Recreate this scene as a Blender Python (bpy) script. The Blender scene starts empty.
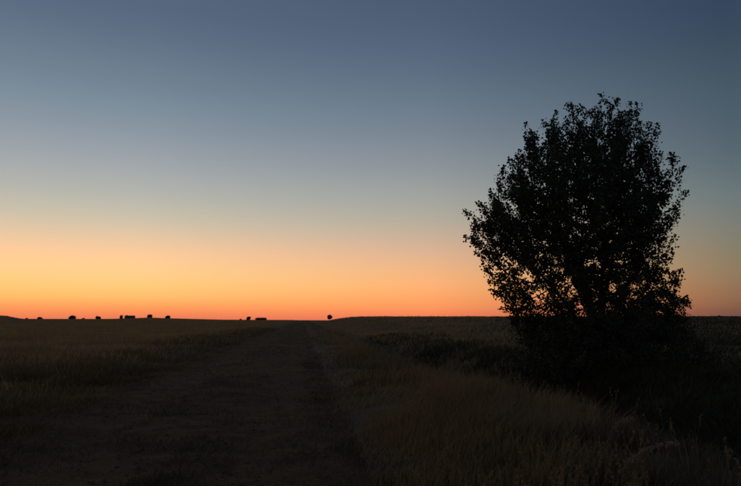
import bpy, math, random
import numpy as np
from mathutils import Vector

random.seed(7)
RNG = np.random.default_rng(11)
SC = bpy.context.scene
COL = SC.collection

# ------------------------------------------------------------------ camera
F_PX, CX, CY, EYE_Y = 642.0, 370.5, 243.0, 319.5     # in pixels of the 741 x 486 photograph
CAM_H = 1.6
PITCH = math.atan((EYE_Y - CY) / F_PX)
cam_d = bpy.data.cameras.new('camera')
cam_d.sensor_width = 36.0
cam_d.lens = 36.0 * F_PX / 741.0
cam_d.clip_start = 0.05
cam_d.clip_end = 30000.0
cam_d.dof.use_dof = True                            # the phone picture is a little soft, most of all close by
cam_d.dof.focus_distance = 14.0
cam_d.dof.aperture_fstop = 2.3
cam = bpy.data.objects.new('camera', cam_d)
COL.objects.link(cam)
cam.location = (0, 0, CAM_H)
cam.rotation_euler = (math.radians(90) + PITCH, 0, 0)
SC.camera = cam

# ------------------------------------------------------------------ sky: dusk, the sun already under the horizon
SUN_AZ = -25.0                                       # degrees, left of the view axis


def s2l(c):
    c = c / 255.0
    return c / 12.92 if c <= 0.04045 else ((c + 0.055) / 1.055) ** 2.4


def pix_elev(x, y):
    d = Vector(((x - CX) / F_PX, 1.0, (CY - y) / F_PX)).normalized()
    c, s = math.cos(PITCH), math.sin(PITCH)
    return math.degrees(math.asin(d.z * c + d.y * s))


ZEN = (40, 53, 76)
SKY = {
    'glow': (100, [(0, (87, 104, 126)), (50, (103, 120, 138)), (101, (123, 140, 154)), (151, (154, 161, 168)),
                   (191, (180, 180, 172)), (221, (210, 194, 168)), (253, (253, 203, 154)), (270, (255, 207, 142)),
                   (286, (255, 202, 123)), (298, (255, 186, 106)), (307, (255, 158, 92)), (312, (250, 142, 89)),
                   (318, (232, 122, 88))]),
    'near': (430, [(0, (75, 91, 112)), (50, (86, 102, 124)), (101, (104, 121, 137)), (151, (130, 140, 149)),
                   (191, (157, 160, 157)), (221, (181, 171, 155)), (253, (221, 178, 145)), (270, (240, 180, 131)),
                   (286, (254, 177, 117)), (298, (255, 165, 103)), (307, (255, 152, 94)), (312, (250, 140, 91)),
                   (318, (232, 120, 88))]),
    'side': (732, [(0, (53, 69, 92)), (51, (63, 80, 96)), (101, (74, 91, 105)), (151, (87, 103, 113)),
                   (191, (105, 118, 120)), (221, (121, 124, 117)), (253, (134, 124, 102)), (276, (143, 119, 92)),
                   (296, (142, 105, 78)), (306, (132, 93, 72)), (312, (120, 83, 70)), (318, (110, 80, 72))]),
}
STOPS = {}
for k, (px, rows) in SKY.items():
    STOPS[k] = [(max(pix_elev(px, y), 0.0), c) for y, c in rows][::-1]
    STOPS[k][0] = (0.0, STOPS[k][0][1])
    top_e, top_c = STOPS[k][-1]
    STOPS[k].append((52.0, tuple(0.4 * a + 0.6 * b for a, b in zip(top_c, ZEN))))
    STOPS[k].append((90.0, ZEN))
STOPS['back'] = [(0, (70, 68, 78)), (4, (84, 76, 82)), (10, (88, 84, 92)), (20, (72, 80, 96)), (40, (52, 66, 88)), (90, ZEN)]

world = bpy.data.worlds.new('World')
SC.world = world
world.use_nodes = True
wn, wl = world.node_tree.nodes, world.node_tree.links
wn.clear()


def wmath(op, a, b=None):
    n = wn.new('ShaderNodeMath')
    n.operation = op
    for i, v in enumerate((a, b)):
        if v is None:
            continue
        if isinstance(v, (int, float)):
            n.inputs[i].default_value = v
        else:
            wl.new(v, n.inputs[i])
    return n.outputs[0]


tc = wn.new('ShaderNodeTexCoord')
sep = wn.new('ShaderNodeSeparateXYZ')
wl.new(tc.outputs['Generated'], sep.inputs[0])
elev = wmath('DIVIDE', wmath('ARCSINE', wmath('MAXIMUM', sep.outputs[2], 0.0)), math.pi / 2)
flat = wn.new('ShaderNodeCombineXYZ')
wl.new(sep.outputs[0], flat.inputs[0])
wl.new(sep.outputs[1], flat.inputs[1])
nrm = wn.new('ShaderNodeVectorMath'); nrm.operation = 'NORMALIZE'
wl.new(flat.outputs[0], nrm.inputs[0])
dot = wn.new('ShaderNodeVectorMath'); dot.operation = 'DOT_PRODUCT'
wl.new(nrm.outputs[0], dot.inputs[0])
dot.inputs[1].default_value = (math.sin(math.radians(SUN_AZ)), math.cos(math.radians(SUN_AZ)), 0)
away = wmath('MULTIPLY', wmath('ARCCOSINE', wmath('MINIMUM', wmath('MAXIMUM', dot.outputs['Value'], -1.0), 1.0)), 180 / math.pi)


def sky_ramp(stops):
    r = wn.new('ShaderNodeValToRGB')
    cr = r.color_ramp
    cr.interpolation = 'LINEAR'
    es = np.array([s[0] for s in stops]); cs = np.array([s[1] for s in stops], float)
    pts = []                                          # smooth curve through the sampled colours
    for i in range(len(es) - 1):
        m = 2 if es[i] < 30 else 3
        for j in range(m):
            t = j / m
            p0 = cs[max(i - 1, 0)]; p1 = cs[i]; p2 = cs[i + 1]; p3 = cs[min(i + 2, len(es) - 1)]
            h = es[i + 1] - es[i]
            m1 = (p2 - p0) / (es[i + 1] - es[max(i - 1, 0)]) * h
            m2 = (p3 - p1) / (es[min(i + 2, len(es) - 1)] - es[i]) * h
            c = (2*t**3-3*t**2+1)*p1 + (t**3-2*t**2+t)*m1 + (-2*t**3+3*t**2)*p2 + (t**3-t**2)*m2
            pts.append((es[i] + t * h, np.clip(c, 0, 255)))
    pts.append((90.0, cs[-1]))
    pts = pts[:31] + pts[-1:] if len(pts) > 32 else pts
    while len(cr.elements) > 1:
        cr.elements.remove(cr.elements[-1])
    for i, (e, c) in enumerate(pts):
        el = cr.elements[0] if i == 0 else cr.elements.new(min(e / 90.0, 1.0))
        el.position = min(e / 90.0, 1.0)
        el.color = (s2l(c[0]), s2l(c[1]), s2l(c[2]), 1)
    wl.new(elev, r.inputs[0])
    return r.outputs[0]


def sky_mix(a, b, d0, d1):
    mr = wn.new('ShaderNodeMapRange')
    mr.clamp = True
    mr.inputs['From Min'].default_value = d0
    mr.inputs['From Max'].default_value = d1
    wl.new(away, mr.inputs['Value'])
    mx = wn.new('ShaderNodeMix'); mx.data_type = 'RGBA'
    wl.new(mr.outputs[0], mx.inputs[0])
    wl.new(a, mx.inputs[6]); wl.new(b, mx.inputs[7])
    return mx.outputs[2]


sky_col = sky_mix(sky_ramp(STOPS['glow']), sky_ramp(STOPS['near']), 5.0, 30.3)
sky_col = sky_mix(sky_col, sky_ramp(STOPS['side']), 30.3, 55.0)
sky_col = sky_mix(sky_col, sky_ramp(STOPS['back']), 55.0, 150.0)
nish = wn.new('ShaderNodeTexSky')
nish.sky_type = 'NISHITA'
nish.sun_disc = False
nish.sun_elevation = math.radians(-4.0)
nish.sun_rotation = math.radians(SUN_AZ)
bg1 = wn.new('ShaderNodeBackground'); bg1.inputs['Strength'].default_value = 1.0
bg2 = wn.new('ShaderNodeBackground'); bg2.inputs['Strength'].default_value = 0.05
wl.new(sky_col, bg1.inputs['Color'])
wl.new(nish.outputs[0], bg2.inputs['Color'])
add = wn.new('ShaderNodeAddShader')
wl.new(bg1.outputs[0], add.inputs[0]); wl.new(bg2.outputs[0], add.inputs[1])
wout = wn.new('ShaderNodeOutputWorld')
wl.new(add.outputs[0], wout.inputs['Surface'])

SC.view_settings.view_transform = 'Standard'
SC.view_settings.look = 'None'
SC.view_settings.exposure = 0.0
SC.view_settings.gamma = 1.0
SC.view_settings.use_curve_mapping = False


# ------------------------------------------------------------------ helpers
def ss(x, a, b):
    t = np.clip((x - a) / (b - a), 0, 1)
    return t * t * (3 - 2 * t)


_NT = np.random.default_rng(5).random((256, 256))


def vnoise(x, y, scale, seed=0):
    x = np.asarray(x, float) / scale + 37.7 * seed; y = np.asarray(y, float) / scale + 11.3 * seed
    xi = np.floor(x).astype(int); yi = np.floor(y).astype(int)
    fx = x - xi; fy = y - yi
    fx = fx * fx * (3 - 2 * fx); fy = fy * fy * (3 - 2 * fy)
    g = lambda i, j: _NT[i & 255, j & 255]
    return (g(xi, yi) * (1 - fx) + g(xi + 1, yi) * fx) * (1 - fy) + (g(xi, yi + 1) * (1 - fx) + g(xi + 1, yi + 1) * fx) * fy


def fnoise(x, y, scale, seed=0):
    return (vnoise(x, y, scale, seed) + 0.5 * vnoise(x, y, scale / 2.1, seed + 3) + 0.25 * vnoise(x, y, scale / 4.3, seed + 6)) / 1.75


def np_mesh(name, verts, faces_list, tint=None, smooth=False):
    """faces_list: list of int arrays (n,3) or (n,4)"""
    me = bpy.data.meshes.new(name)
    verts = np.asarray(verts, np.float32)
    me.vertices.add(len(verts))
    me.vertices.foreach_set('co', verts.ravel())
    faces_list = [f for f in faces_list if len(f)]
    nl = sum(f.size for f in faces_list); nf = sum(len(f) for f in faces_list)
    me.loops.add(nl); me.polygons.add(nf)
    me.loops.foreach_set('vertex_index', np.concatenate([f.ravel() for f in faces_list]).astype(np.int32))
    tot = np.concatenate([np.full(len(f), f.shape[1]) for f in faces_list])
    st = np.concatenate([[0], np.cumsum(tot)[:-1]])
    me.polygons.foreach_set('loop_start', st.astype(np.int32))
    me.polygons.foreach_set('use_smooth', np.full(nf, smooth))
    if tint is not None:
        a = me.attributes.new('tint', 'FLOAT', 'POINT')
        a.data.foreach_set('value', np.asarray(tint, np.float32))
    me.update(calc_edges=True)
    me.validate()
    return me


def obj(name, me, mat, parent=None, **props):
    o = bpy.data.objects.new(name, me)
    COL.objects.link(o)
    if mat is not None and me is not None:
        me.materials.append(mat)
    if parent is not None:
        o.parent = parent
    for k, v in props.items():
        o[k] = v
    return o


def thing(name, loc, label, category, group=None, rz=0.0):
    o = bpy.data.objects.new(name, None)
    COL.objects.link(o)
    o.location = loc
    o.rotation_euler = (0, 0, rz)
    o.empty_display_size = 0.3
    o['label'] = label; o['category'] = category
    if group:
        o['group'] = group
    return o


def leaves(centers, dirs, size, rng):
    """one folded diamond leaf per centre"""
    n = len(centers)
    d = dirs + rng.normal(0, 0.8, (n, 3)); d[:, 2] -= 0.25
    d /= np.linalg.norm(d, axis=1)[:, None]
    r = rng.normal(0, 1, (n, 3))
    s = np.cross(d, r); s /= np.linalg.norm(s, axis=1)[:, None] + 1e-9
    nn = np.cross(s, d)
    L = (size * (0.65 + 0.6 * rng.random(n)))[:, None]
    W = L * 0.42
    fold = L * 0.10
    P = np.stack([centers, centers + d * L * 0.42 + s * W + nn * fold, centers + d * L, centers + d * L * 0.42 - s * W + nn * fold], 1)
    k = np.arange(n) * 4
    t1 = np.stack([k, k + 1, k + 2], 1); t2 = np.stack([k, k + 2, k + 3], 1)
    return P.reshape(-1, 3), np.concatenate([t1, t2]), np.repeat(rng.random(n), 4)


def ground_mat(name, c1, c2, c3, scale, bump=0.4, rough=0.95):
    m = bpy.data.materials.new(name); m.use_nodes = True
    n, l = m.node_tree.nodes, m.node_tree.links
    b = n['Principled BSDF']
    b.inputs['Roughness'].default_value = rough
    b.inputs['Specular IOR Level'].default_value = 0.15
    g = n.new('ShaderNodeNewGeometry')
    n1 = n.new('ShaderNodeTexNoise'); n1.inputs['Scale'].default_value = scale; n1.inputs['Detail'].default_value = 8
    n2 = n.new('ShaderNodeTexNoise'); n2.inputs['Scale'].default_value = scale * 0.045; n2.inputs['Detail'].default_value = 4
    n3 = n.new('ShaderNodeTexNoise'); n3.inputs['Scale'].default_value = scale * 9; n3.inputs['Detail'].default_value = 5
    for q in (n1, n2, n3):
        l.new(g.outputs['Position'], q.inputs['Vector'])
    r1 = n.new('ShaderNodeValToRGB')
    r1.color_ramp.elements[0].position = 0.35; r1.color_ramp.elements[0].color = (*c1, 1)
    r1.color_ramp.elements[1].position = 0.68; r1.color_ramp.elements[1].color = (*c2, 1)
    l.new(n1.outputs['Fac'], r1.inputs[0])
    r2 = n.new('ShaderNodeValToRGB')
    r2.color_ramp.elements[0].position = 0.42; r2.color_ramp.elements[0].color = (0, 0, 0, 1)
    r2.color_ramp.elements[1].position = 0.66; r2.color_ramp.elements[1].color = (0.8, 0.8, 0.8, 1)
    l.new(n2.outputs['Fac'], r2.inputs[0])
    mx = n.new('ShaderNodeMix'); mx.data_type = 'RGBA'
    l.new(r2.outputs[0], mx.inputs[0]); l.new(r1.outputs[0], mx.inputs[6]); mx.inputs[7].default_value = (*c3, 1)
    l.new(mx.outputs[2], b.inputs['Base Color'])
    ad = n.new('ShaderNodeMath'); ad.operation = 'ADD'
    l.new(n1.outputs['Fac'], ad.inputs[0]); l.new(n3.outputs['Fac'], ad.inputs[1])
    bp = n.new('ShaderNodeBump'); bp.inputs['Strength'].default_value = bump; bp.inputs['Distance'].default_value = 0.05
    l.new(ad.outputs[0], bp.inputs['Height']); l.new(bp.outputs[0], b.inputs['Normal'])
    return m


def leaf_mat(name, stops, trans=0.25, rough=0.6):
    """stops: colours picked by each blade's or leaf's own tint value"""
    m = bpy.data.materials.new(name); m.use_nodes = True
    n, l = m.node_tree.nodes, m.node_tree.links
    b = n['Principled BSDF']; out = n['Material Output']
    b.inputs['Roughness'].default_value = rough
    b.inputs['Specular IOR Level'].default_value = 0.25
    at = n.new('ShaderNodeAttribute'); at.attribute_name = 'tint'
    r = n.new('ShaderNodeValToRGB'); cr = r.color_ramp
    cr.elements[0].position = 0; cr.elements[0].color = (*stops[0], 1)
    cr.elements[1].position = 1; cr.elements[1].color = (*stops[-1], 1)
    for i in range(1, len(stops) - 1):
        e = cr.elements.new(i / (len(stops) - 1)); e.color = (*stops[i], 1)
    l.new(at.outputs['Fac'], r.inputs[0])
    l.new(r.outputs[0], b.inputs['Base Color'])
    t = n.new('ShaderNodeBsdfTranslucent'); l.new(r.outputs[0], t.inputs['Color'])
    mx = n.new('ShaderNodeMixShader'); mx.inputs[0].default_value = trans
    l.new(b.outputs[0], mx.inputs[1]); l.new(t.outputs[0], mx.inputs[2])
    l.new(mx.outputs[0], out.inputs['Surface'])
    return m


def bark_mat(name, c1, c2):
    m = ground_mat(name, c1, c2, c1, 14.0, 0.8, 0.9)
    return m


M_FIELD = ground_mat('dry_field_soil', (0.120, 0.074, 0.036), (0.190, 0.118, 0.058), (0.150, 0.100, 0.050), 1.3)
M_TRACK = ground_mat('packed_earth', (0.100, 0.052, 0.020), (0.170, 0.093, 0.037), (0.120, 0.069, 0.027), 2.2, 0.9)
M_STONE = ground_mat('pale_gravel', (0.10, 0.075, 0.05), (0.19, 0.15, 0.105), (0.14, 0.10, 0.07), 6.0)
M_DRY = leaf_mat('dry_grass_blade', [(0.14, 0.090, 0.042), (0.27, 0.172, 0.080), (0.39, 0.25, 0.118), (0.32, 0.21, 0.098)], 0.35)
M_STUB = leaf_mat('stubble_blade', [(0.30, 0.185, 0.085), (0.47, 0.30, 0.135), (0.58, 0.38, 0.18)], 0.40)
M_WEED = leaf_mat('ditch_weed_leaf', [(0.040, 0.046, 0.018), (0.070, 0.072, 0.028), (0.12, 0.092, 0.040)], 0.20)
M_GUT = leaf_mat('gutter_weed_leaf', [(0.055, 0.050, 0.020), (0.11, 0.085, 0.036), (0.19, 0.13, 0.060)], 0.25)
M_MARG = leaf_mat('field_margin_blade', [(0.10, 0.068, 0.028), (0.21, 0.135, 0.058), (0.34, 0.215, 0.095)], 0.30)
M_PLUME = leaf_mat('pale_seed_head', [(0.30, 0.24, 0.15), (0.42, 0.34, 0.22)], 0.35)
M_LEAF = leaf_mat('poplar_leaf', [(0.042, 0.053, 0.026), (0.066, 0.080, 0.038), (0.095, 0.108, 0.052)], 0.08, 0.5)
M_FAR = leaf_mat('far_foliage', [(0.025, 0.030, 0.014), (0.045, 0.050, 0.024)], 0.10)
M_BARK = bark_mat('grey_brown_bark', (0.045, 0.037, 0.028), (0.095, 0.080, 0.062))
M_WALL = ground_mat('old_plaster_wall', (0.22, 0.18, 0.14), (0.30, 0.25, 0.20), (0.18, 0.15, 0.12), 3.0)
M_ROOF = ground_mat('old_clay_roof', (0.10, 0.055, 0.035), (0.16, 0.085, 0.05), (0.09, 0.06, 0.045), 3.0)
M_DOOR = ground_mat('dark_door_wood', (0.05, 0.035, 0.025), (0.08, 0.055, 0.04), (0.05, 0.04, 0.03), 5.0)

# ------------------------------------------------------------------ terrain
TK = 0.105                                           # the track heads a little left of the view axis
V_L, V_R = -4.4, 0.7                                 # its edges
SKYLINE = np.array([(-400, 0.0), (-60, 3.4), (0, 3.2), (10, 2.8), (17, 0.4), (40, 0.3), (110, 0.3), (135, 0.9),
                    (151, 1.6), (165, 1.0), (200, 0.2), (225, -0.4), (300, -0.7), (335, -0.8), (420, 0.2), (1200, 0.3)])


def terrain(x, y):
    x = np.asarray(x, float); y = np.asarray(y, float)
    v = x + TK * y
    R = np.hypot(x, y)
    px = np.where(y > 1, CX + F_PX * x / np.maximum(y, 1), np.where(x < 0, -400, 1200))
    e = np.interp(px, SKYLINE[:, 0], SKYLINE[:, 1])
    # distant rim of the plain
    h = (CAM_H + 700 * e / F_PX) * ss(R, 130, 700) - np.maximum(R - 720, 0) * 0.006
    near = 1 - ss(R, 120, 400)
    # wheel ruts and crown of the track
    ruts = np.exp(-((v + 3.0) / 0.42) ** 2) + np.exp(-((v + 0.75) / 0.42) ** 2)
    ontrack = ss(v, V_L - .3, V_L + .3) * (1 - ss(v, V_R - .3, V_R + .3))
    h = h - near * (0.055 * ruts * ontrack)
    # shallow gutter on the left, field a little higher
    h = h - near * 0.16 * np.exp(-((v + 5.1) / 0.55) ** 2)
    h = h + near * 0.14 * (1 - ss(v, -9.0, -5.6))
    # verge and ditch on the right
    vd = 5.0 + 2.1 * (1 - ss(y, 8, 30)) - 0.6 * ss(y, 40, 140)
    dep = 0.35 + 0.75 * (1 - ss(y, 20, 55))
    wid = 0.9 + 0.8 * (1 - ss(y, 10, 35))
    h = h + near * 0.17 * ss(v, 0.6, 1.6) * (1 - ss(v, 2.5, vd - 0.3))
    h = h - near * dep * np.exp(-((v - vd) / wid) ** 2)
    # field on the right climbs to a low crest
    h = h + 2.12 * ss(y, 16, 150) * ss(v, 5.8, 14.0) * (1 - ss(R, 170, 420))
    # unevenness
    rough = 0.35 + 0.65 * (1 - ontrack)
    h = h + near * rough * (0.16 * (fnoise(x, y, 3.1, 1) - 0.5) + 0.05 * (vnoise(x, y, 0.5, 2) - 0.5))
    h = h + near * 0.03 * (vnoise(x, y, 0.22, 8) - 0.5)
    return h


def axis(inner, step0, growth, limit):
    out = [0.0]; s = step0
    while out[-1] < limit:
        out.append(out[-1] + s)
        if out[-1] > inner:
            s *= growth
    return np.array(out)


up = axis(16, 0.11, 1.022, 9000)
dn = axis(4, 0.3, 1.09, 4000)
us = np.unique(np.concatenate([-dn, up]))
vr = V_R + axis(9, 0.16, 1.06, 8000)
vl = V_L - axis(9, 0.18, 1.06, 8000)
vm = np.linspace(V_L, V_R, 33)
vs = np.unique(np.round(np.concatenate([vl, vm, vr]), 5))
U, V = np.meshgrid(us, vs, indexing='ij')
wob = lambda c, sd: 0.55 * (vnoise(U, U * 0.3, 2.7, sd) - 0.5) * np.exp(-((V - c) / 1.1) ** 2)
V = V + (wob(V_R, 17) + wob(V_L, 18)) * (U < 300)
Xg = V - TK * U
GX = Xg.ravel(); GY = U.ravel()
GV = np.stack([GX, GY, terrain(GX, GY)], 1)
nu, nv = len(us), len(vs)
ii, jj = np.meshgrid(np.arange(nu - 1), np.arange(nv - 1), indexing='ij')
q = np.stack([ii * nv + jj, ii * nv + jj + 1, (ii + 1) * nv + jj + 1, (ii + 1) * nv + jj], -1).reshape(-1, 4)
q = q[:, ::-1]
cv = np.broadcast_to(vs[None, :-1], (nu - 1, nv - 1)).ravel() + 1e-3
cu = U[:-1, :-1].ravel()
is_track = (cv > V_L) & (cv < V_R - 1e-3) & (cu < 480) & (cu > -120)


def sub_mesh(name, faces):
    used, inv = np.unique(faces.ravel(), return_inverse=True)
    return np_mesh(name, GV[used], [inv.reshape(-1, 4)], smooth=True)


g = obj('ground', sub_mesh('ground', q[~is_track]), M_FIELD, kind='structure')
g['label'] = 'wide dark farmland with dry soil reaching the horizon'
t = obj('dirt_track', sub_mesh('dirt_track', q[is_track]), M_TRACK, kind='structure')
t['label'] = 'packed earth farm track running to the horizon'


# ------------------------------------------------------------------ grass
def grass(name, x, y, height, width, lean, mat, label, category='grass', spread=0.0, bend=0.5, tmul=1.0):
    n = len(x)
    z = terrain(x, y)
    a = RNG.random(n) * 2 * np.pi
    side = np.stack([np.cos(a), np.sin(a), np.zeros(n)], 1)
    b = RNG.random(n) * 2 * np.pi
    ln = lean * (0.25 + RNG.random(n)) * height
    # blades of a patch lean the same way
    th = 7.0 * (fnoise(x, y, 1.3, 27) - 0.5)
    wa = height * (0.10 + 0.75 * vnoise(x, y, 0.8, 28) ** 2)
    off = np.stack([np.cos(b) * ln + np.cos(th) * wa, np.sin(b) * ln + np.sin(th) * wa, np.zeros(n)], 1)
    height = height * (1 - 0.35 * vnoise(x, y, 0.8, 28) ** 2)
    base = np.stack([x, y, z - 0.02], 1)
    H = np.stack([np.zeros(n), np.zeros(n), height], 1)
    w = (width / 2)[:, None]
    mid = base + H * 0.55 + off * (0.55 * (1 - bend) * 1.0)
    tip = base + H * (1 - 0.12 * RNG.random(n)[:, None]) + off
    P = np.stack([base - side * w, base + side * w, mid + side * w * 0.8, mid - side * w * 0.8, tip], 1).reshape(-1, 3)
    k = np.arange(n) * 5
    quads = np.stack([k, k + 1, k + 2, k + 3], 1)
    tris = np.stack([k + 3, k + 2, k + 4], 1)
    patch = fnoise(x, y, 4.0, 12)
    tint = np.clip((0.55 * RNG.random(n) + 0.9 * (patch - 0.25)) * tmul, 0, 1)
    me = np_mesh(name, P, [quads, tris], np.repeat(tint, 5))
    o = obj(name, me, mat, kind='stuff')
    o['label'] = label; o['category'] = category
    return o


def scatter(n, ymin, ymax, vmin, vmax, power=1.0, fov=0.66, pad=1.5):
    """points inside the wedge the camera looks into (a bit wider), denser near"""
    xs, ys = [], []
    got = 0
    while got < n:
        m = n * 2
        r = RNG.random(m)
        y = ymin * (ymax / ymin) ** r if power == 1.0 else ymin + (ymax - ymin) * r ** power
        lim = fov * y + pad
        x = (RNG.random(m) * 2 - 1) * lim
        keep = RNG.random(m) < (lim / (fov * ymax + pad) if power != 1.0 else 1.0)
        v = x + TK * y
        lo = vmin(y) if callable(vmin) else vmin
        hi = vmax(y) if callable(vmax) else vmax
        keep &= (v > lo) & (v < hi)
        xs.append(x[keep]); ys.append(y[keep]); got += keep.sum()
    return np.concatenate(xs)[:n], np.concatenate(ys)[:n]


def clumped(x, y, scale, seed, lo=0.35, hi=0.62):
    d = fnoise(x, y, scale, seed)
    keep = RNG.random(len(x)) < 0.12 + 0.88 * ss(d, lo, hi)
    return x[keep], y[keep]


def ditch_v(y):
    return 5.0 + 2.1 * (1 - ss(y, 8, 30)) - 0.6 * ss(y, 40, 140)


R_ = RNG.random
def pick(x, y, p):
    k = R_(len(x)) < p
    return x[k], y[k]


def split(x, y, p):
    k = R_(len(x)) < p
    return (x[k], y[k]), (x[~k], y[~k])


# dry grass on the verge, greener towards the ditch and the right
edge = lambda y: 0.45 + 1.5 * (vnoise(y, y * 0.3, 2.3, 4) - 0.45)
x, y = scatter(210000, 1.7, 420, edge, lambda y: ditch_v(y) - 0.5)
x, y = clumped(x, y, 0.9, 21, 0.40, 0.66)
nz = fnoise(x, y, 1.7, 24)
green = np.clip(0.10 + 1.0 * ss(x / y, 0.22, 0.52) + 0.5 * ss(x + TK * y - ditch_v(y), -2.2, -0.6) + 0.45 * (1 - ss(x + TK * y, 0.4, 2.0)) + 1.6 * (nz - 0.5), 0, 1)
(xg, yg), (x, y) = split(x, y, green)
hh = (0.16 + 0.40 * R_(len(x)) ** 1.6) * (0.25 + 1.35 * fnoise(x, y, 1.5, 22)) * (0.22 + 0.78 * ss(x + TK * y, 0.4, 2.6))
grass('verge_grass', x, y, hh, (0.0035 + 0.004 * R_(len(x))) * (1 + y / 14), 0.35, M_DRY,
      'dry grass on the verge between track and ditch')
hh = (0.10 + 0.34 * R_(len(xg)) ** 1.5) * (0.25 + 1.35 * fnoise(xg, yg, 1.5, 22)) * (0.3 + 0.7 * ss(xg + TK * yg, 0.4, 2.6))
grass('verge_weeds', xg, yg, hh, (0.004 + 0.006 * R_(len(xg))) * (1 + yg / 16), 0.5, M_GUT,
      'greener weeds mixed into the dry verge grass', 'weeds')
def seed_stalks(n):
    x, y = scatter(n, 2.2, 26, lambda y: 1.0 + 0 * y, lambda y: ditch_v(y) - 0.3)
    x, y = clumped(x, y, 1.6, 29, 0.42, 0.62)
    x, y = pick(x, y, 1 - 0.9 * ss(x / y, 0.25, 0.5))
    n = len(x)
    z = terrain(x, y)
    hgt = 0.32 + 0.34 * R_(n)
    a = R_(n) * 6.28
    ln = hgt * (0.15 + 0.35 * R_(n))
    base = np.stack([x, y, z - 0.02], 1)
    top = base + np.stack([np.cos(a) * ln, np.sin(a) * ln, hgt], 1)
    b = R_(n) * 6.28
    sd = np.stack([np.cos(b), np.sin(b), np.zeros(n)], 1) * 0.0012
    P = [np.stack([base - sd, base + sd, top + sd, top - sd], 1).reshape(-1, 3)]
    k = np.arange(n) * 4
    Q = np.stack([k, k + 1, k + 2, k + 3], 1)
    d = top - base; d /= np.linalg.norm(d, axis=1)[:, None]
    m_ = 14
    f = R_((n, m_, 1)) * 0.13
    ce = (top[:, None, :] - d[:, None, :] * f + RNG.normal(0, 0.006, (n, m_, 3))).reshape(-1, 3)
    LP, LT, lt = leaves(ce, np.repeat(d, m_, 0) * 1.5, np.full(len(ce), 0.020), RNG)
    o = obj('seed_stalks', np_mesh('seed_stalks', np.concatenate([P[0], LP]), [Q, LT + 4 * n], np.concatenate([np.full(4 * n, 0.4), lt])), M_DRY, kind='stuff')
    o['label'] = 'thin dry seed stalks standing over the verge grass'; o['category'] = 'grass'


# dark green weeds in the ditch and round the foot of the tree
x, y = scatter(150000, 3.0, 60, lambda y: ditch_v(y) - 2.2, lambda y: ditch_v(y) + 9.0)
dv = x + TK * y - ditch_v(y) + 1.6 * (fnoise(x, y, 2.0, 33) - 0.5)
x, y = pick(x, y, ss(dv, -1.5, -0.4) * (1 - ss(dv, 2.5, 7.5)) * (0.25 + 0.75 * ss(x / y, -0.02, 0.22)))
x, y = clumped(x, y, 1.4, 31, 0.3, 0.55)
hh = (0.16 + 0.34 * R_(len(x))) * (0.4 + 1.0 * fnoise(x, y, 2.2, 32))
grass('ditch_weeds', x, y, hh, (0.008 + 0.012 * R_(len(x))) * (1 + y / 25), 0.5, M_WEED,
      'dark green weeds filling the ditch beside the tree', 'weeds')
# weeds in the left gutter and along the field margin
x, y = scatter(150000, 4.0, 120, lambda y: -14.0 + 0 * y, lambda y: V_L + 1.5 + 0 * y)
dv = -(x + TK * y) + 2.2 * (fnoise(x, y, 2.6, 43) - 0.5)
ed = -(x + TK * y) + 1.5 * (fnoise(x, y, 1.6, 44) - 0.5) + V_L
x, y = pick(x, y, (1 - ss(dv, 5.6, 11.5)) * ss(ed, -1.3, 0.5))
x, y = clumped(x, y, 1.2, 41, 0.3, 0.6)
hh = (0.08 + 0.26 * R_(len(x))) * (0.45 + 0.95 * fnoise(x, y, 1.9, 42)) * (0.22 + 0.78 * ss(-(x + TK * y), 3.4, 5.6))
grass('margin_weeds', x, y, hh, (0.006 + 0.008 * R_(len(x))) * (1 + y / 20), 0.5, M_MARG,
      'low dark weeds along the left edge of the track', 'weeds')
# dry grass of the left field
x, y = scatter(250000, 6.0, 760, -800.0, -5.3)
xf, yf = scatter(45000, 330.0, 800, -800.0, -5.3)
x, y = np.concatenate([x, xf]), np.concatenate([y, yf])
dv = -(x + TK * y) + 2.2 * (fnoise(x, y, 2.6, 43) - 0.5)
x, y = pick(x, y, 0.06 + 0.94 * ss(dv, 5.8, 12.0))
x, y = clumped(x, y, 2.6, 51, 0.3, 0.6)
hh = (0.14 + 0.24 * R_(len(x))) * (0.55 + 0.9 * fnoise(x, y, 4.0, 52))
grass('field_grass', x, y, hh, (0.004 + 0.005 * R_(len(x))) * (1 + y / 10), 0.4, M_STUB,
      'dry brown grass of the open field left of the track')
# right field beyond the ditch, greener behind the tree
x, y = scatter(170000, 12.0, 300, lambda y: ditch_v(y) + 0.9, 400.0)
x, y = clumped(x, y, 2.6, 61, 0.3, 0.6)
green = np.clip(0.9 * ss(x / y, 0.10, 0.34) + 0.5 * (fnoise(x, y, 9.0, 64) - 0.55), 0, 1)
(xg, yg), (x, y) = split(x, y, green)
hh = (0.14 + 0.22 * R_(len(x))) * (0.55 + 0.9 * fnoise(x, y, 4.0, 62))
grass('field_grass', x, y, hh, (0.005 + 0.006 * R_(len(x))) * (1 + y / 10), 0.4, M_STUB,
      'dry grass of the rising field left of the big tree')
hh = (0.14 + 0.22 * R_(len(xg))) * (0.55 + 0.9 * fnoise(xg, yg, 4.0, 62))
grass('crop_field', xg, yg, hh, (0.007 + 0.008 * R_(len(xg))) * (1 + yg / 10), 0.4, M_WEED,
      'dark green crop on the rising field behind the big tree', 'crop')
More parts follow.
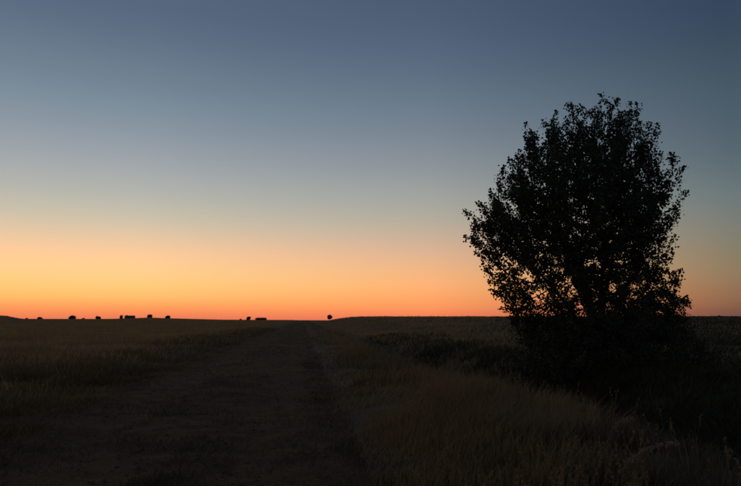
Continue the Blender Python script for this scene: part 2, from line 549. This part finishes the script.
# thin grass on the track: crown and edges
x, y = scatter(230000, 1.9, 260, V_L + 0.02, V_R)
v = x + TK * y
wgt = 0.22 + np.exp(-((v + 1.9) / 0.75) ** 2) + 0.9 * np.exp(-((v - V_R) / 0.6) ** 2) + 0.8 * np.exp(-((v - V_L) / 0.6) ** 2) + 0.5 * ss(y, 20, 70)
kp = R_(len(x)) < wgt * ss(fnoise(x, y, 1.1, 71), 0.33, 0.62)
x, y = x[kp], y[kp]
grass('track_grass', x, y, (0.02 + 0.10 * R_(len(x)) ** 2) * (0.4 + 1.1 * fnoise(x, y, 0.8, 73)), (0.003 + 0.003 * R_(len(x))) * (1 + y / 12), 0.8, M_GUT,
      'short thin dry grass growing on the earth track')

seed_stalks(3600)
# small stones on the track
x, y = scatter(9000, 2.2, 40, V_L - 0.2, V_R + 0.3)
z = terrain(x, y)
oct_v = np.array([(1, 0, 0), (-1, 0, 0), (0, 1, 0), (0, -1, 0), (0, 0, 1), (0, 0, -1)], float)
oct_f = np.array([(0, 2, 4), (2, 1, 4), (1, 3, 4), (3, 0, 4), (2, 0, 5), (1, 2, 5), (3, 1, 5), (0, 3, 5)])
n = len(x)
sz = 0.006 + 0.022 * R_(n) ** 4
ang = R_(n) * 6.28
ca, sa = np.cos(ang)[:, None], np.sin(ang)[:, None]
ov = oct_v[None] * (0.6 + 0.8 * R_((n, 6, 1))) * np.array([1.2, 0.9, 0.6])
P = np.stack([ov[..., 0] * ca - ov[..., 1] * sa, ov[..., 0] * sa + ov[..., 1] * ca, ov[..., 2]], -1) * sz[:, None, None]
P += np.stack([x, y, z + sz * 0.15], 1)[:, None, :]
fs = (oct_f[None] + (np.arange(n) * 6)[:, None, None]).reshape(-1, 3)
o = obj('gravel', np_mesh('gravel', P.reshape(-1, 3), [fs]), M_STONE, kind='stuff')
o['label'] = 'small loose stones scattered over the earth track'; o['category'] = 'gravel'


# ------------------------------------------------------------------ trees
def tubes(chains, sides):
    """chains: list of (points (k,3), radii (k,)) -> verts, quads"""
    Vs, Qs, Ts, off = [], [], [], 0
    for pts, rad in chains:
        k = len(pts)
        d = np.gradient(pts, axis=0)
        d /= np.linalg.norm(d, axis=1)[:, None] + 1e-9
        ref = np.where(np.abs(d[:, 2:3]) > 0.9, np.array([[1.0, 0, 0]]), np.array([[0, 0, 1.0]]))
        ref = ref[:1].repeat(k, 0)
        s = np.cross(d, ref); s /= np.linalg.norm(s, axis=1)[:, None] + 1e-9
        u = np.cross(s, d)
        a = np.arange(sides) * 2 * np.pi / sides
        ring = pts[:, None, :] + rad[:, None, None] * (np.cos(a)[None, :, None] * s[:, None, :] + np.sin(a)[None, :, None] * u[:, None, :])
        Vs.append(ring.reshape(-1, 3))
        i, j = np.meshgrid(np.arange(k - 1), np.arange(sides), indexing='ij')
        j2 = (j + 1) % sides
        Qs.append(np.stack([off + i * sides + j, off + i * sides + j2, off + (i + 1) * sides + j2, off + (i + 1) * sides + j], -1).reshape(-1, 4))
        off += k * sides
        Vs.append(pts[-1:]); e = off - sides
        Ts.append(np.stack([e + np.arange(sides), e + (np.arange(sides) + 1) % sides, np.full(sides, off)], 1))
        off += 1
    return np.concatenate(Vs), np.concatenate(Qs), np.concatenate(Ts)


def colonise(att, root_pts, step, infl, kill, trop, iters, rng, parents=None):
    nodes = [np.array(p, float) for p in root_pts]
    par = list(parents) if parents else [-1] + list(range(len(root_pts) - 1))
    N = np.array(nodes)
    att = att.copy()
    nd = np.full(len(att), 1e9); ni = np.zeros(len(att), int)

    def upd(start):
        new = np.array(nodes[start:])
        for c0 in range(0, len(new), 400):
            D = np.linalg.norm(att[:, None, :] - new[None, c0:c0 + 400], axis=2)
            m = D.argmin(1); dm = D[np.arange(len(att)), m]
            b = dm < nd
            nd[b] = dm[b]; ni[b] = m[b] + start + c0
    upd(0)
    tries = {}
    for it in range(iters):
        lim = infl if parents or it > 12 else 9.0
        act = nd < lim
        if not act.any():
            break
        ids = ni[act]
        vec = att[act] - np.array(nodes)[ids]
        vec /= np.linalg.norm(vec, axis=1)[:, None] + 1e-9
        uniq, inv = np.unique(ids, return_inverse=True)
        acc = np.zeros((len(uniq), 3)); np.add.at(acc, inv, vec)
        acc /= np.linalg.norm(acc, axis=1)[:, None] + 1e-9
        acc += trop + rng.normal(0, 0.12, acc.shape)
        acc /= np.linalg.norm(acc, axis=1)[:, None] + 1e-9
        st = len(nodes)
        for u_, a_ in zip(uniq, acc):
            if tries.get(u_, 0) >= 4:
                continue
            tries[u_] = tries.get(u_, 0) + 1
            nodes.append(nodes[u_] + a_ * step); par.append(int(u_))
        if len(nodes) == st:
            break
        upd(st)
        alive = nd > kill
        att, nd, ni = att[alive], nd[alive], ni[alive]
        if len(att) == 0:
            break
    return np.array(nodes), np.array(par)


def chains_of(N, par, tip_r, expo=2.3):
    n = len(N)
    kids = [[] for _ in range(n)]
    for i in range(1, n):
        kids[par[i]].append(i)
    r = np.zeros(n)
    for i in range(n - 1, -1, -1):
        r[i] = tip_r if not kids[i] else sum(r[k] ** expo for k in kids[i]) ** (1 / expo)
    out = []
    stack = [(0, -1)]
    while stack:
        i, p = stack.pop()
        ch = [p] if p >= 0 else []
        while True:
            ch.append(i)
            if not kids[i]:
                break
            ks = sorted(kids[i], key=lambda k: -r[k])
            for k in ks[1:]:
                stack.append((k, i))
            i = ks[0]
        rad = r[ch].copy()
        if p >= 0:
            rad[0] = rad[1]
        out.append((np.array(ch), N[ch], rad))
    return out, r, kids


# ---- the big tree
D_T = 20.0
TX = (597 - CX) / F_PX * D_T
TREE = np.array([TX, D_T, 0.0]); TREE[2] = float(terrain(TX, D_T)) - 0.05
OUT = [(512, 345), (508, 318), (504, 302), (496, 289), (487, 279), (486, 268), (492, 259), (484, 253), (476, 246), (466, 238), (465, 226),
       (470, 213), (469, 201), (479, 195), (486, 190), (496, 186), (496, 178), (502, 170), (505, 160), (513, 150), (515, 140),
       (523, 133), (531, 127), (543, 126), (547, 117), (553, 109), (560, 101), (570, 98), (580, 100), (589, 107), (598, 98),
       (608, 97), (613, 104), (620, 112), (626, 106), (636, 105), (645, 103), (653, 109), (660, 117), (665, 128), (667, 140),
       (675, 150), (681, 162), (683, 176), (689, 177), (689, 190), (686, 208), (681, 216), (675, 226), (675, 240), (677, 252),
       (673, 262), (684, 267), (685, 285), (687, 300), (686, 318), (682, 345)]
PX_M = D_T / F_PX
OUTM = np.array([((a - 597) * PX_M, (EYE_Y - b) * PX_M + CAM_H - TREE[2]) for a, b in OUT])


def inside(px, pz, poly):
    c = np.zeros(len(px), bool)
    j = len(poly) - 1
    for i in range(len(poly)):
        xi, zi = poly[i]; xj, zj = poly[j]
        hit = ((zi > pz) != (zj > pz)) & (px < (xj - xi) * (pz - zi) / (zj - zi + 1e-12) + xi)
        c ^= hit
        j = i
    return c


zs_tab = np.linspace(OUTM[:, 1].min(), OUTM[:, 1].max(), 120)
xs_scan = np.linspace(-4.6, 4.6, 400)
xl_tab, xr_tab = [], []
for zz in zs_tab:
    ins = inside(xs_scan, np.full(400, zz), OUTM)
    xl_tab.append(xs_scan[ins].min() if ins.any() else 0); xr_tab.append(xs_scan[ins].max() if ins.any() else 0)
xl_tab, xr_tab = np.array(xl_tab), np.array(xr_tab)
rng = np.random.default_rng(23)


TIPS = [(568, 97), (583, 101), (604, 96), (622, 111), (643, 103), (632, 106), (545, 124), (527, 131), (513, 149), (500, 172), (481, 193), (468, 203), (465, 232),
        (477, 248), (487, 272), (499, 294), (508, 314), (659, 117), (667, 141), (681, 163), (689, 179), (687, 206), (677, 235), (678, 255), (685, 269),
        (687, 290), (687, 312), (553, 110), (535, 128), (505, 160), (474, 215), (484, 258), (676, 152), (684, 280), (494, 284), (612, 100), (689, 300), (682, 324), (690, 317), (511, 328), (503, 304), (519, 140), (491, 187), (664, 128)]


def crown_points(n):
    """points gathered in upswept leafy boughs (plumes) whose tips lie on the crown's surface"""
    tips = []                                          # (x, y, z) tip, in metres from the tree's foot
    for a_, b_ in TIPS:
        for yo in (-1, 1):
            tips.append(((a_ - 597) * PX_M * (1 if yo > 0 else 0.97) * (0.93 if a_ > 672 and b_ < 260 else 0.98 if a_ > 597 else 1.0) + rng.normal(0, 0.05), yo * abs(rng.normal(0.45, 0.3)), (EYE_Y - b_) * PX_M + CAM_H - TREE[2] - 0.06 + rng.normal(0, 0.05)))
    tries = 0
    while len(tips) < 300 and tries < 14000:
        tries += 1
        z = rng.uniform(zs_tab[0] + 0.2, zs_tab[-1]); x = rng.uniform(-4.2, 3.1)
        if not inside(np.array([x]), np.array([z]), OUTM)[0]:
            continue
        xl = np.interp(z, zs_tab, xl_tab); xr = np.interp(z, zs_tab, xr_tab)
        c = (xl + xr) / 2; w = max((xr - xl) / 2, 0.05)
        dm = w * 0.92 * math.sqrt(max(1 - ((x - c) / w) ** 2, 0))
        lay = rng.choice([0.95, -0.95, 0.6, -0.6, 0.3, -0.3, 0.0])
        yy = lay * dm
        if abs(x - c) / w > 0.84 or z > zs_tab[-1] - 0.55 or (z < 4.4 and rng.random() < 0.68):
            continue
        sc = (D_T + yy) / D_T
        p = ((x + TX) * sc - TX, yy, (z + TREE[2] - CAM_H) * sc + CAM_H - TREE[2])
        if min((p[0]-q_[0])**2 + (p[1]-q_[1])**2 + (p[2]-q_[2])**2 for q_ in tips) < (0.50 if z > 4.2 else 0.60) ** 2:
            continue
        tips.append(p)
    res = []
    each = n // len(tips) + 1
    for tp in tips:
        tp = np.array(tp)
        # bough axis: from the tip back down towards the stems
        root = np.array([tp[0] * 0.25, tp[1] * 0.25, max(0.8, tp[2] * 0.42)])
        ax = tp - root
        ax[2] += (0.45 - 0.33 * min(abs(tp[0]) / 3.0, 1.0)) * np.linalg.norm(ax)
        ax /= np.linalg.norm(ax)
        L = rng.uniform(1.2, 1.9) * (0.8 if tp[2] < 4 else 1.0)
        W = rng.uniform(0.24, 0.36)
        t_ = rng.random(each) ** 0.85
        rr = W * np.sin(np.pi * np.clip(t_ * 0.82 + 0.12, 0, 1)) ** 0.8
        u = rng.normal(0, 1, (each, 3)); u -= (u @ ax)[:, None] * ax
        u /= np.linalg.norm(u, axis=1)[:, None] + 1e-9
        res.append(tp - ax * 0.11 - np.array([0.012 * tp[0], 0.03 * tp[1], 0]) - ax * (t_ * L)[:, None] + u * (rr * rng.random(each) ** 0.5)[:, None])
    P_ = np.concatenate(res)
    return P_[P_[:, 2] > 0.7]


att = crown_points(8200)
roots = [(0.02 * math.sin(i * 1.3), 0.02 * math.cos(i), -0.1 + 0.13 * i) for i in range(6)]
pars = [-1, 0, 1, 2, 3, 4]
for fork, (ex, ey, ez) in zip((3, 4, 5, 5, 5, 4, 3), ((-1.55, .4, 3.0), (-.95, -.7, 3.6), (-.35, .5, 3.9), (.2, -.3, 4.0), (.75, .7, 3.7), (1.15, -.5, 3.4), (1.9, .2, 3.0))):
    p0 = np.array(roots[fork]); p3 = np.array((ex, ey, ez)); last = fork
    k = int(np.linalg.norm(p3 - p0) / 0.14)
    ph = rng.random() * 6
    for i in range(1, k + 1):
        f = i / k
        w_ = 0.06 * math.sin(f * 7 + ph) * f
        p = p0 + (p3 - p0) * np.array([f ** 1.25, f ** 1.25, f]) + np.array([w_, 0.05 * math.cos(f * 6 + ph) * f, 0])
        roots.append(tuple(p)); pars.append(last); last = len(roots) - 1
N, par = colonise(att, roots, 0.12, 1.5, 0.18, np.array([0, 0, 0.16]), 160, rng, pars)
ch, rad, kids = chains_of(N, par, 0.0062)
tree = thing('broadleaf_tree', TREE, 'big dark rounded tree standing alone by the ditch right of the track', 'tree')
ch.sort(key=lambda c: -c[2][1 if len(c[2]) > 1 else 0] * len(c[1]) ** 0.5)
main = [c for c in ch if c[0][0] == 0][0]
rest = [c for c in ch if c is not main]
rest.sort(key=lambda c: -c[2][0])
mr = main[2].copy()
mr[:6] *= np.array([1.5, 1.3, 1.18, 1.1, 1.05, 1.02])
vv, qq, tt = tubes([(main[1], mr)], 10)
obj('trunk', np_mesh('trunk', vv, [qq, tt], smooth=True), M_BARK, tree)
for c in rest[:14]:
    vv, qq, tt = tubes([(c[1], c[2])], 8)
    obj('limb', np_mesh('limb', vv, [qq, tt], smooth=True), M_BARK, tree)
vv, qq, tt = tubes([(c[1], c[2]) for c in rest[14:] if len(c[1]) > 1], 4)
obj('twigs', np_mesh('twigs', vv, [qq, tt]), M_BARK, tree, kind='stuff')
thin = np.where(rad < 0.017)[0]
tips = np.array([i for i in range(len(N)) if not kids[i]])
dirn = np.zeros_like(N); dirn[1:] = N[1:] - N[par[1:]]
dirn /= np.linalg.norm(dirn, axis=1)[:, None] + 1e-9
per = 14
cen = np.repeat(N[thin], per, 0) + rng.normal(0, 0.068, (len(thin) * per, 3))
dd = np.repeat(dirn[thin], per, 0)
# leafy shoots at the branch ends, pointing outwards and up
outw = N[tips] - np.array([0, 0, 1.2]); outw /= np.linalg.norm(outw, axis=1)[:, None]
sd = 0.45 * dirn[tips] + 0.5 * outw + np.array([0, 0, 0.42]) + rng.normal(0, 0.28, (len(tips), 3))
sd /= np.linalg.norm(sd, axis=1)[:, None]
sl = (0.12 + 0.24 * rng.random(len(tips)) ** 1.8) * (0.85 + 0.35 * ss(N[tips][:, 2], 4.5, 7.5))
NS = 30
f = rng.random((len(tips), NS, 1))
wd = 0.08 * (1 - 0.8 * f)
cen2 = (N[tips][:, None, :] + sd[:, None, :] * f * sl[:, None, None] + rng.normal(0, 1, (len(tips), NS, 3)) * wd).reshape(-1, 3)
dd2 = np.repeat(sd, NS, 0)
cen = np.concatenate([cen, cen2]); dd = np.concatenate([dd, dd2])
P, T, tn = leaves(cen, dd, np.full(len(cen), 0.076), rng)
obj('crown', np_mesh('crown', P, [T], tn), M_LEAF, tree, kind='stuff')
print('tree nodes', len(N), 'tips', len(tips), 'leaves', len(cen), 'trunk r', rad[0])


# ---- shrubs crowding the foot of the tree
def shrub(px, dist, w, h, label, seed, leaf=0.06, n_att=260, name='shrub'):
    r = np.random.default_rng(seed)
    X = (px - CX) / F_PX * dist
    loc = (X, dist, float(terrain(X, dist)) - 0.04)
    s = thing(name, loc, label, 'shrub', 'shrubs round the foot of the big tree')
    a = r.normal(0, 1, (n_att, 3)); a /= np.linalg.norm(a, axis=1)[:, None]
    a *= (r.random((n_att, 1)) ** 0.45)
    a *= np.array([w / 2, w / 2.3, h / 2]); a[:, 2] += h * 0.52
    a += r.normal(0, 0.07, a.shape); a = a[a[:, 2] > 0.1]
    Nn, pp = colonise(a, [(0, 0, 0), (0, 0, 0.12)], 0.11, 1.4, 0.17, np.array([0, 0, 0.1]), 70, r)
    cc, rr, kk = chains_of(Nn, pp, 0.004)
    vv, qq, tt = tubes([(c[1], c[2]) for c in cc if len(c[1]) > 1], 4)
    obj('stems', np_mesh('stems', vv, [qq, tt]), M_BARK, s)
    th = np.where(rr < 0.02)[0]
    ce = np.repeat(Nn[th], 16, 0) + r.normal(0, 0.075, (len(th) * 16, 3))
    ce = ce[ce[:, 2] > 0.02]
    P, T, tn = leaves(ce, r.normal(0, 0.5, ce.shape), np.full(len(ce), leaf), r)
    obj('foliage', np_mesh('foliage', P, [T], tn), M_LEAF, s, kind='stuff')
    return s


shrub(536, 19.2, 2.3, 2.0, 'low dark shrub at the left foot of the big tree', 101)
shrub(568, 18.4, 2.3, 2.2, 'dark shrub in front of the big tree just left of its trunk', 102)
shrub(617, 18.2, 2.4, 2.4, 'dark shrub in front of the big tree just right of its trunk', 103)
shrub(655, 18.8, 2.2, 2.3, 'broad dark shrub at the right foot of the big tree', 104)
shrub(600, 21.6, 3.0, 2.9, 'dark shrub behind the trunk of the big tree', 105)
shrub(692, 20.5, 1.4, 1.0, 'outermost low shrub right of the big tree', 106)


# ---- trees on the horizon
def far_tree(px, dist, w_px, h_px, label, seed, name='distant_tree', trunk_px=0.5, cat='tree', dz=0.0, flat_top=False):
    r = np.random.default_rng(seed)
    X = (px - CX) / F_PX * dist
    m = dist / F_PX
    w, h = w_px * m, h_px * m
    tk = trunk_px * m
    loc = (X, dist, float(terrain(X, dist)) - 0.15 + dz)
    t = thing(name, loc, label, cat, 'trees and bushes along the horizon')
    # trunk with a few limbs
    lim = [(np.array([(0, 0, 0), (0.02 * w, 0, tk + h * 0.2), (0, 0.02 * w, tk + h * 0.55)]), np.array([0.045, 0.035, 0.015]) * max(h, 2.5))]
    for k in range(5):
        a = k * 1.26 + r.random()
        e = np.array([math.cos(a) * w * 0.33, math.sin(a) * w * 0.33, tk + h * (0.45 + 0.2 * r.random())])
        lim.append((np.array([(0, 0, tk + 0.1 * h), tuple(e * 0.5 + np.array([0, 0, tk * .5])), tuple(e)]), np.array([0.02, 0.014, 0.006]) * max(h, 2.5)))
    vv, qq, tt = tubes(lim, 6)
    obj('trunk', np_mesh('trunk', vv, [qq, tt], smooth=True), M_BARK, t)
    nl = 11 if not flat_top else 24
    lobes = r.normal(0, 1, (nl, 3)); lobes /= np.linalg.norm(lobes, axis=1)[:, None]
    lobes *= 0.5 * r.random((nl, 1)) ** 0.4
    if flat_top:
        lobes[:, 0] = np.linspace(-0.82, 0.82, nl); lobes[:, 2] = 0.0
    n = 4200
    h *= 1.1
    w *= 1.02
    skew = r.normal(0, 0.18)
    which = r.integers(0, nl, n)
    a = r.normal(0, 1, (n, 3)); a /= np.linalg.norm(a, axis=1)[:, None]
    a = a * r.random((n, 1)) ** 0.5 * np.array([0.18, 0.6, 1.1]) if flat_top else a * r.random((n, 1)) ** 0.5 * 0.62
    p = (lobes[which] + a)
    p = p * np.array([w / 2, w / 2 if not flat_top else h * 1.2, h / 2])
    p[:, 2] += tk + h * (0.40 if tk > 1.0 else 0.30)
    p[:, 0] += skew * p[:, 2]
    if flat_top:
        p[:, 2] = np.minimum(p[:, 2], h * (0.80 + 0.16 * r.random(len(p))) * (1 - 0.6 * np.clip(np.abs(p[:, 0]) / (w / 2) - 0.7, 0, 1) / 0.3))
    p = p[p[:, 2] > max(tk * 0.7, 0.03)]
    P, T, tn = leaves(p, r.normal(0, 0.6, p.shape), np.full(len(p), 0.10 * max(min(w, h), 1.0) + 0.08), r)
    obj('crown', np_mesh('crown', P, [T], tn), M_FAR, t, kind='stuff')
    return t


FD = 690.0
far_tree(29, FD, 2.6, 2.0, 'tiny bush on the horizon next to the dark hill at far left', 201, 'distant_bush', 0.0, 'bush')
far_tree(42, FD, 5.5, 3.2, 'small rounded bush on the horizon, second from the left edge', 202, 'distant_bush', 0.1, 'bush')
far_tree(74.5, FD, 7.5, 4.6, 'widest domed bush on the left horizon', 203, 'distant_bush', 0.1, 'bush')
far_tree(85, FD, 2.8, 2.0, 'tiny bush just right of the widest domed bush', 204, 'distant_bush', 0.0, 'bush')
far_tree(100.5, FD, 5.0, 4.3, 'rounded tree midway between the domed bush and the farm building', 205, 'distant_tree', 0.1)
far_tree(123, FD, 3.6, 4.4, 'slim small tree just left of the farm building on the horizon', 206, 'distant_tree', 0.1)
far_tree(151, FD, 5.5, 4.6, 'domed tree on top of the low rise right of the farm building', 207, 'distant_tree', 0.1)
far_tree(169, FD, 5.0, 3.8, 'rounded tree on the right slope of the low rise', 208, 'distant_tree', 0.1)
far_tree(241.5, FD, 2.2, 1.6, 'tiny bush left of the tall tree near the long hedge', 209, 'distant_bush', 0.0, 'bush')
far_tree(249, FD, 4.4, 4.3, 'squarish tree left of the long flat hedge on the horizon', 210, 'distant_tree', 0.1)
far_tree(262, FD, 12.0, 3.0, 'long flat-topped hedge on the horizon', 211, 'distant_hedge', 0.0, 'hedge', flat_top=True)
far_tree(330, 560.0, 5.4, 4.6, 'lone round-headed tree on a thin trunk where the track meets the horizon', 212, 'distant_tree', 1.4)
far_tree(717, 148.0, 3.0, 2.2, 'small bush on the field edge at the far right of the horizon', 213, 'distant_bush', 0.0, 'bush')
far_tree(700, 150.0, 9.0, 1.4, 'flat low bush on the horizon beside the big tree', 214, 'distant_bush', 0.0, 'bush')

# ---- the farm building on the horizon
bx = (131.5 - CX) / F_PX * FD
m = FD / F_PX
bz = float(terrain(bx, FD)) - 0.2
bld = thing('farm_building', (bx, FD, bz), 'small blocky farm building with low roof on the left horizon', 'building')


def box(x0, x1, y0, y1, z0, z1):
    v = [(x0, y0, z0), (x1, y0, z0), (x1, y1, z0), (x0, y1, z0), (x0, y0, z1), (x1, y0, z1), (x1, y1, z1), (x0, y1, z1)]
    f = [(3, 2, 1, 0), (4, 5, 6, 7), (0, 1, 5, 4), (1, 2, 6, 5), (2, 3, 7, 6), (3, 0, 4, 7)]
    return v, f


def part(name, vf, mat, parent):
    me = bpy.data.meshes.new(name); me.from_pydata(vf[0], [], vf[1]); me.update()
    return obj(name, me, mat, parent)


W2, DP, HW = 4.2 * m, 3.5, 2.6 * m
part('wall', box(-W2, W2, -DP, DP, 0, HW), M_WALL, bld)
rv = [(-W2 - .3, -DP - .4, HW + .003), (W2 + .3, -DP - .4, HW + .003), (W2 + .3, DP + .4, HW + .003), (-W2 - .3, DP + .4, HW + .003),
      (-W2 - .3, 0, HW + 0.75 * m), (W2 + .3, 0, HW + 0.75 * m)]
roof = part('roof', (rv, [(3, 2, 1, 0), (0, 1, 5, 4), (2, 3, 4, 5), (1, 2, 5), (3, 0, 4)]), M_ROOF, bld)
part('chimney', box(-W2 + 0.4, -W2 + 1.6, -0.6, 0.6, HW + 0.3, HW + 1.25 * m), M_WALL, roof)
part('door', box(-0.7, 0.7, -DP - 0.05, -DP + 0.02, 0.1, 2.2), M_DOOR, bld)
for wx in (-2.6, 2.6):
    part('window', box(wx - .5, wx + .5, -DP - 0.04, -DP + 0.02, 1.0, 1.9), M_DOOR, bld)


# ---- pale arching seed heads in the foreground grass
def plume(pa, pb, dist, label, seed):
    """a grass stem that rises from the verge and arches over; its head runs from pixel pa to pixel pb"""
    r = np.random.default_rng(seed)
    c, s_ = math.cos(PITCH), math.sin(PITCH)

    def at(p, Y):
        dx, dz = (p[0] - CX) / F_PX, (CY - p[1]) / F_PX
        yy = c - dz * s_; zz = s_ + dz * c
        return np.array([dx / yy * Y, Y, CAM_H + zz / yy * Y])
    A, B = at(pa, dist), at(pb, dist + 0.15)
    base = A + np.array([-0.10, -0.05, 0]); base[2] = float(terrain(base[0], base[1])) - 0.02
    o = thing('seed_grass', base, label, 'grass', 'pale seed heads in the foreground grass')
    A = A - base; B = B - base
    ctrl = [np.zeros(3), A * np.array([0.4, 0.4, 0.75]), A, (A + B) / 2 + np.array([0, 0, 0.03]), B]
    pts = []
    for i in range(4):
        p0, p1, p2, p3 = ctrl[max(i - 1, 0)], ctrl[i], ctrl[i + 1], ctrl[min(i + 2, 4)]
        for t in np.linspace(0, 1, 6)[:-1]:
            pts.append(0.5 * ((2 * p1) + (-p0 + p2) * t + (2*p0 - 5*p1 + 4*p2 - p3) * t*t + (-p0 + 3*p1 - 3*p2 + p3) * t**3))
    pts.append(B); pts = np.array(pts)
    vv, qq, tt = tubes([(pts, np.linspace(0.0022, 0.0008, len(pts)))], 5)
    obj('stem', np_mesh('stem', vv, [qq, tt], np.full(len(vv), 0.3)), M_PLUME, o)
    seg = pts[10:]
    n = 200
    f = r.random(n) * (len(seg) - 1.01); i0 = f.astype(int); fr = (f - i0)[:, None]
    ce = seg[i0] * (1 - fr) + seg[i0 + 1] * fr + r.normal(0, 0.009, (n, 3))
    di = np.repeat(((B - A) / np.linalg.norm(B - A))[None], n, 0)
    P, T, tn = leaves(ce, di * 2.2, np.full(n, 0.018), r)
    obj('seed_head', np_mesh('seed_head', P, [T], tn), M_PLUME, o)


plume((628, 462), (676, 443), 4.6, 'longer pale arching seed head low at the right front', 301)
plume((612, 430), (633, 419), 5.6, 'short pale seed head behind the longer arching one', 302)
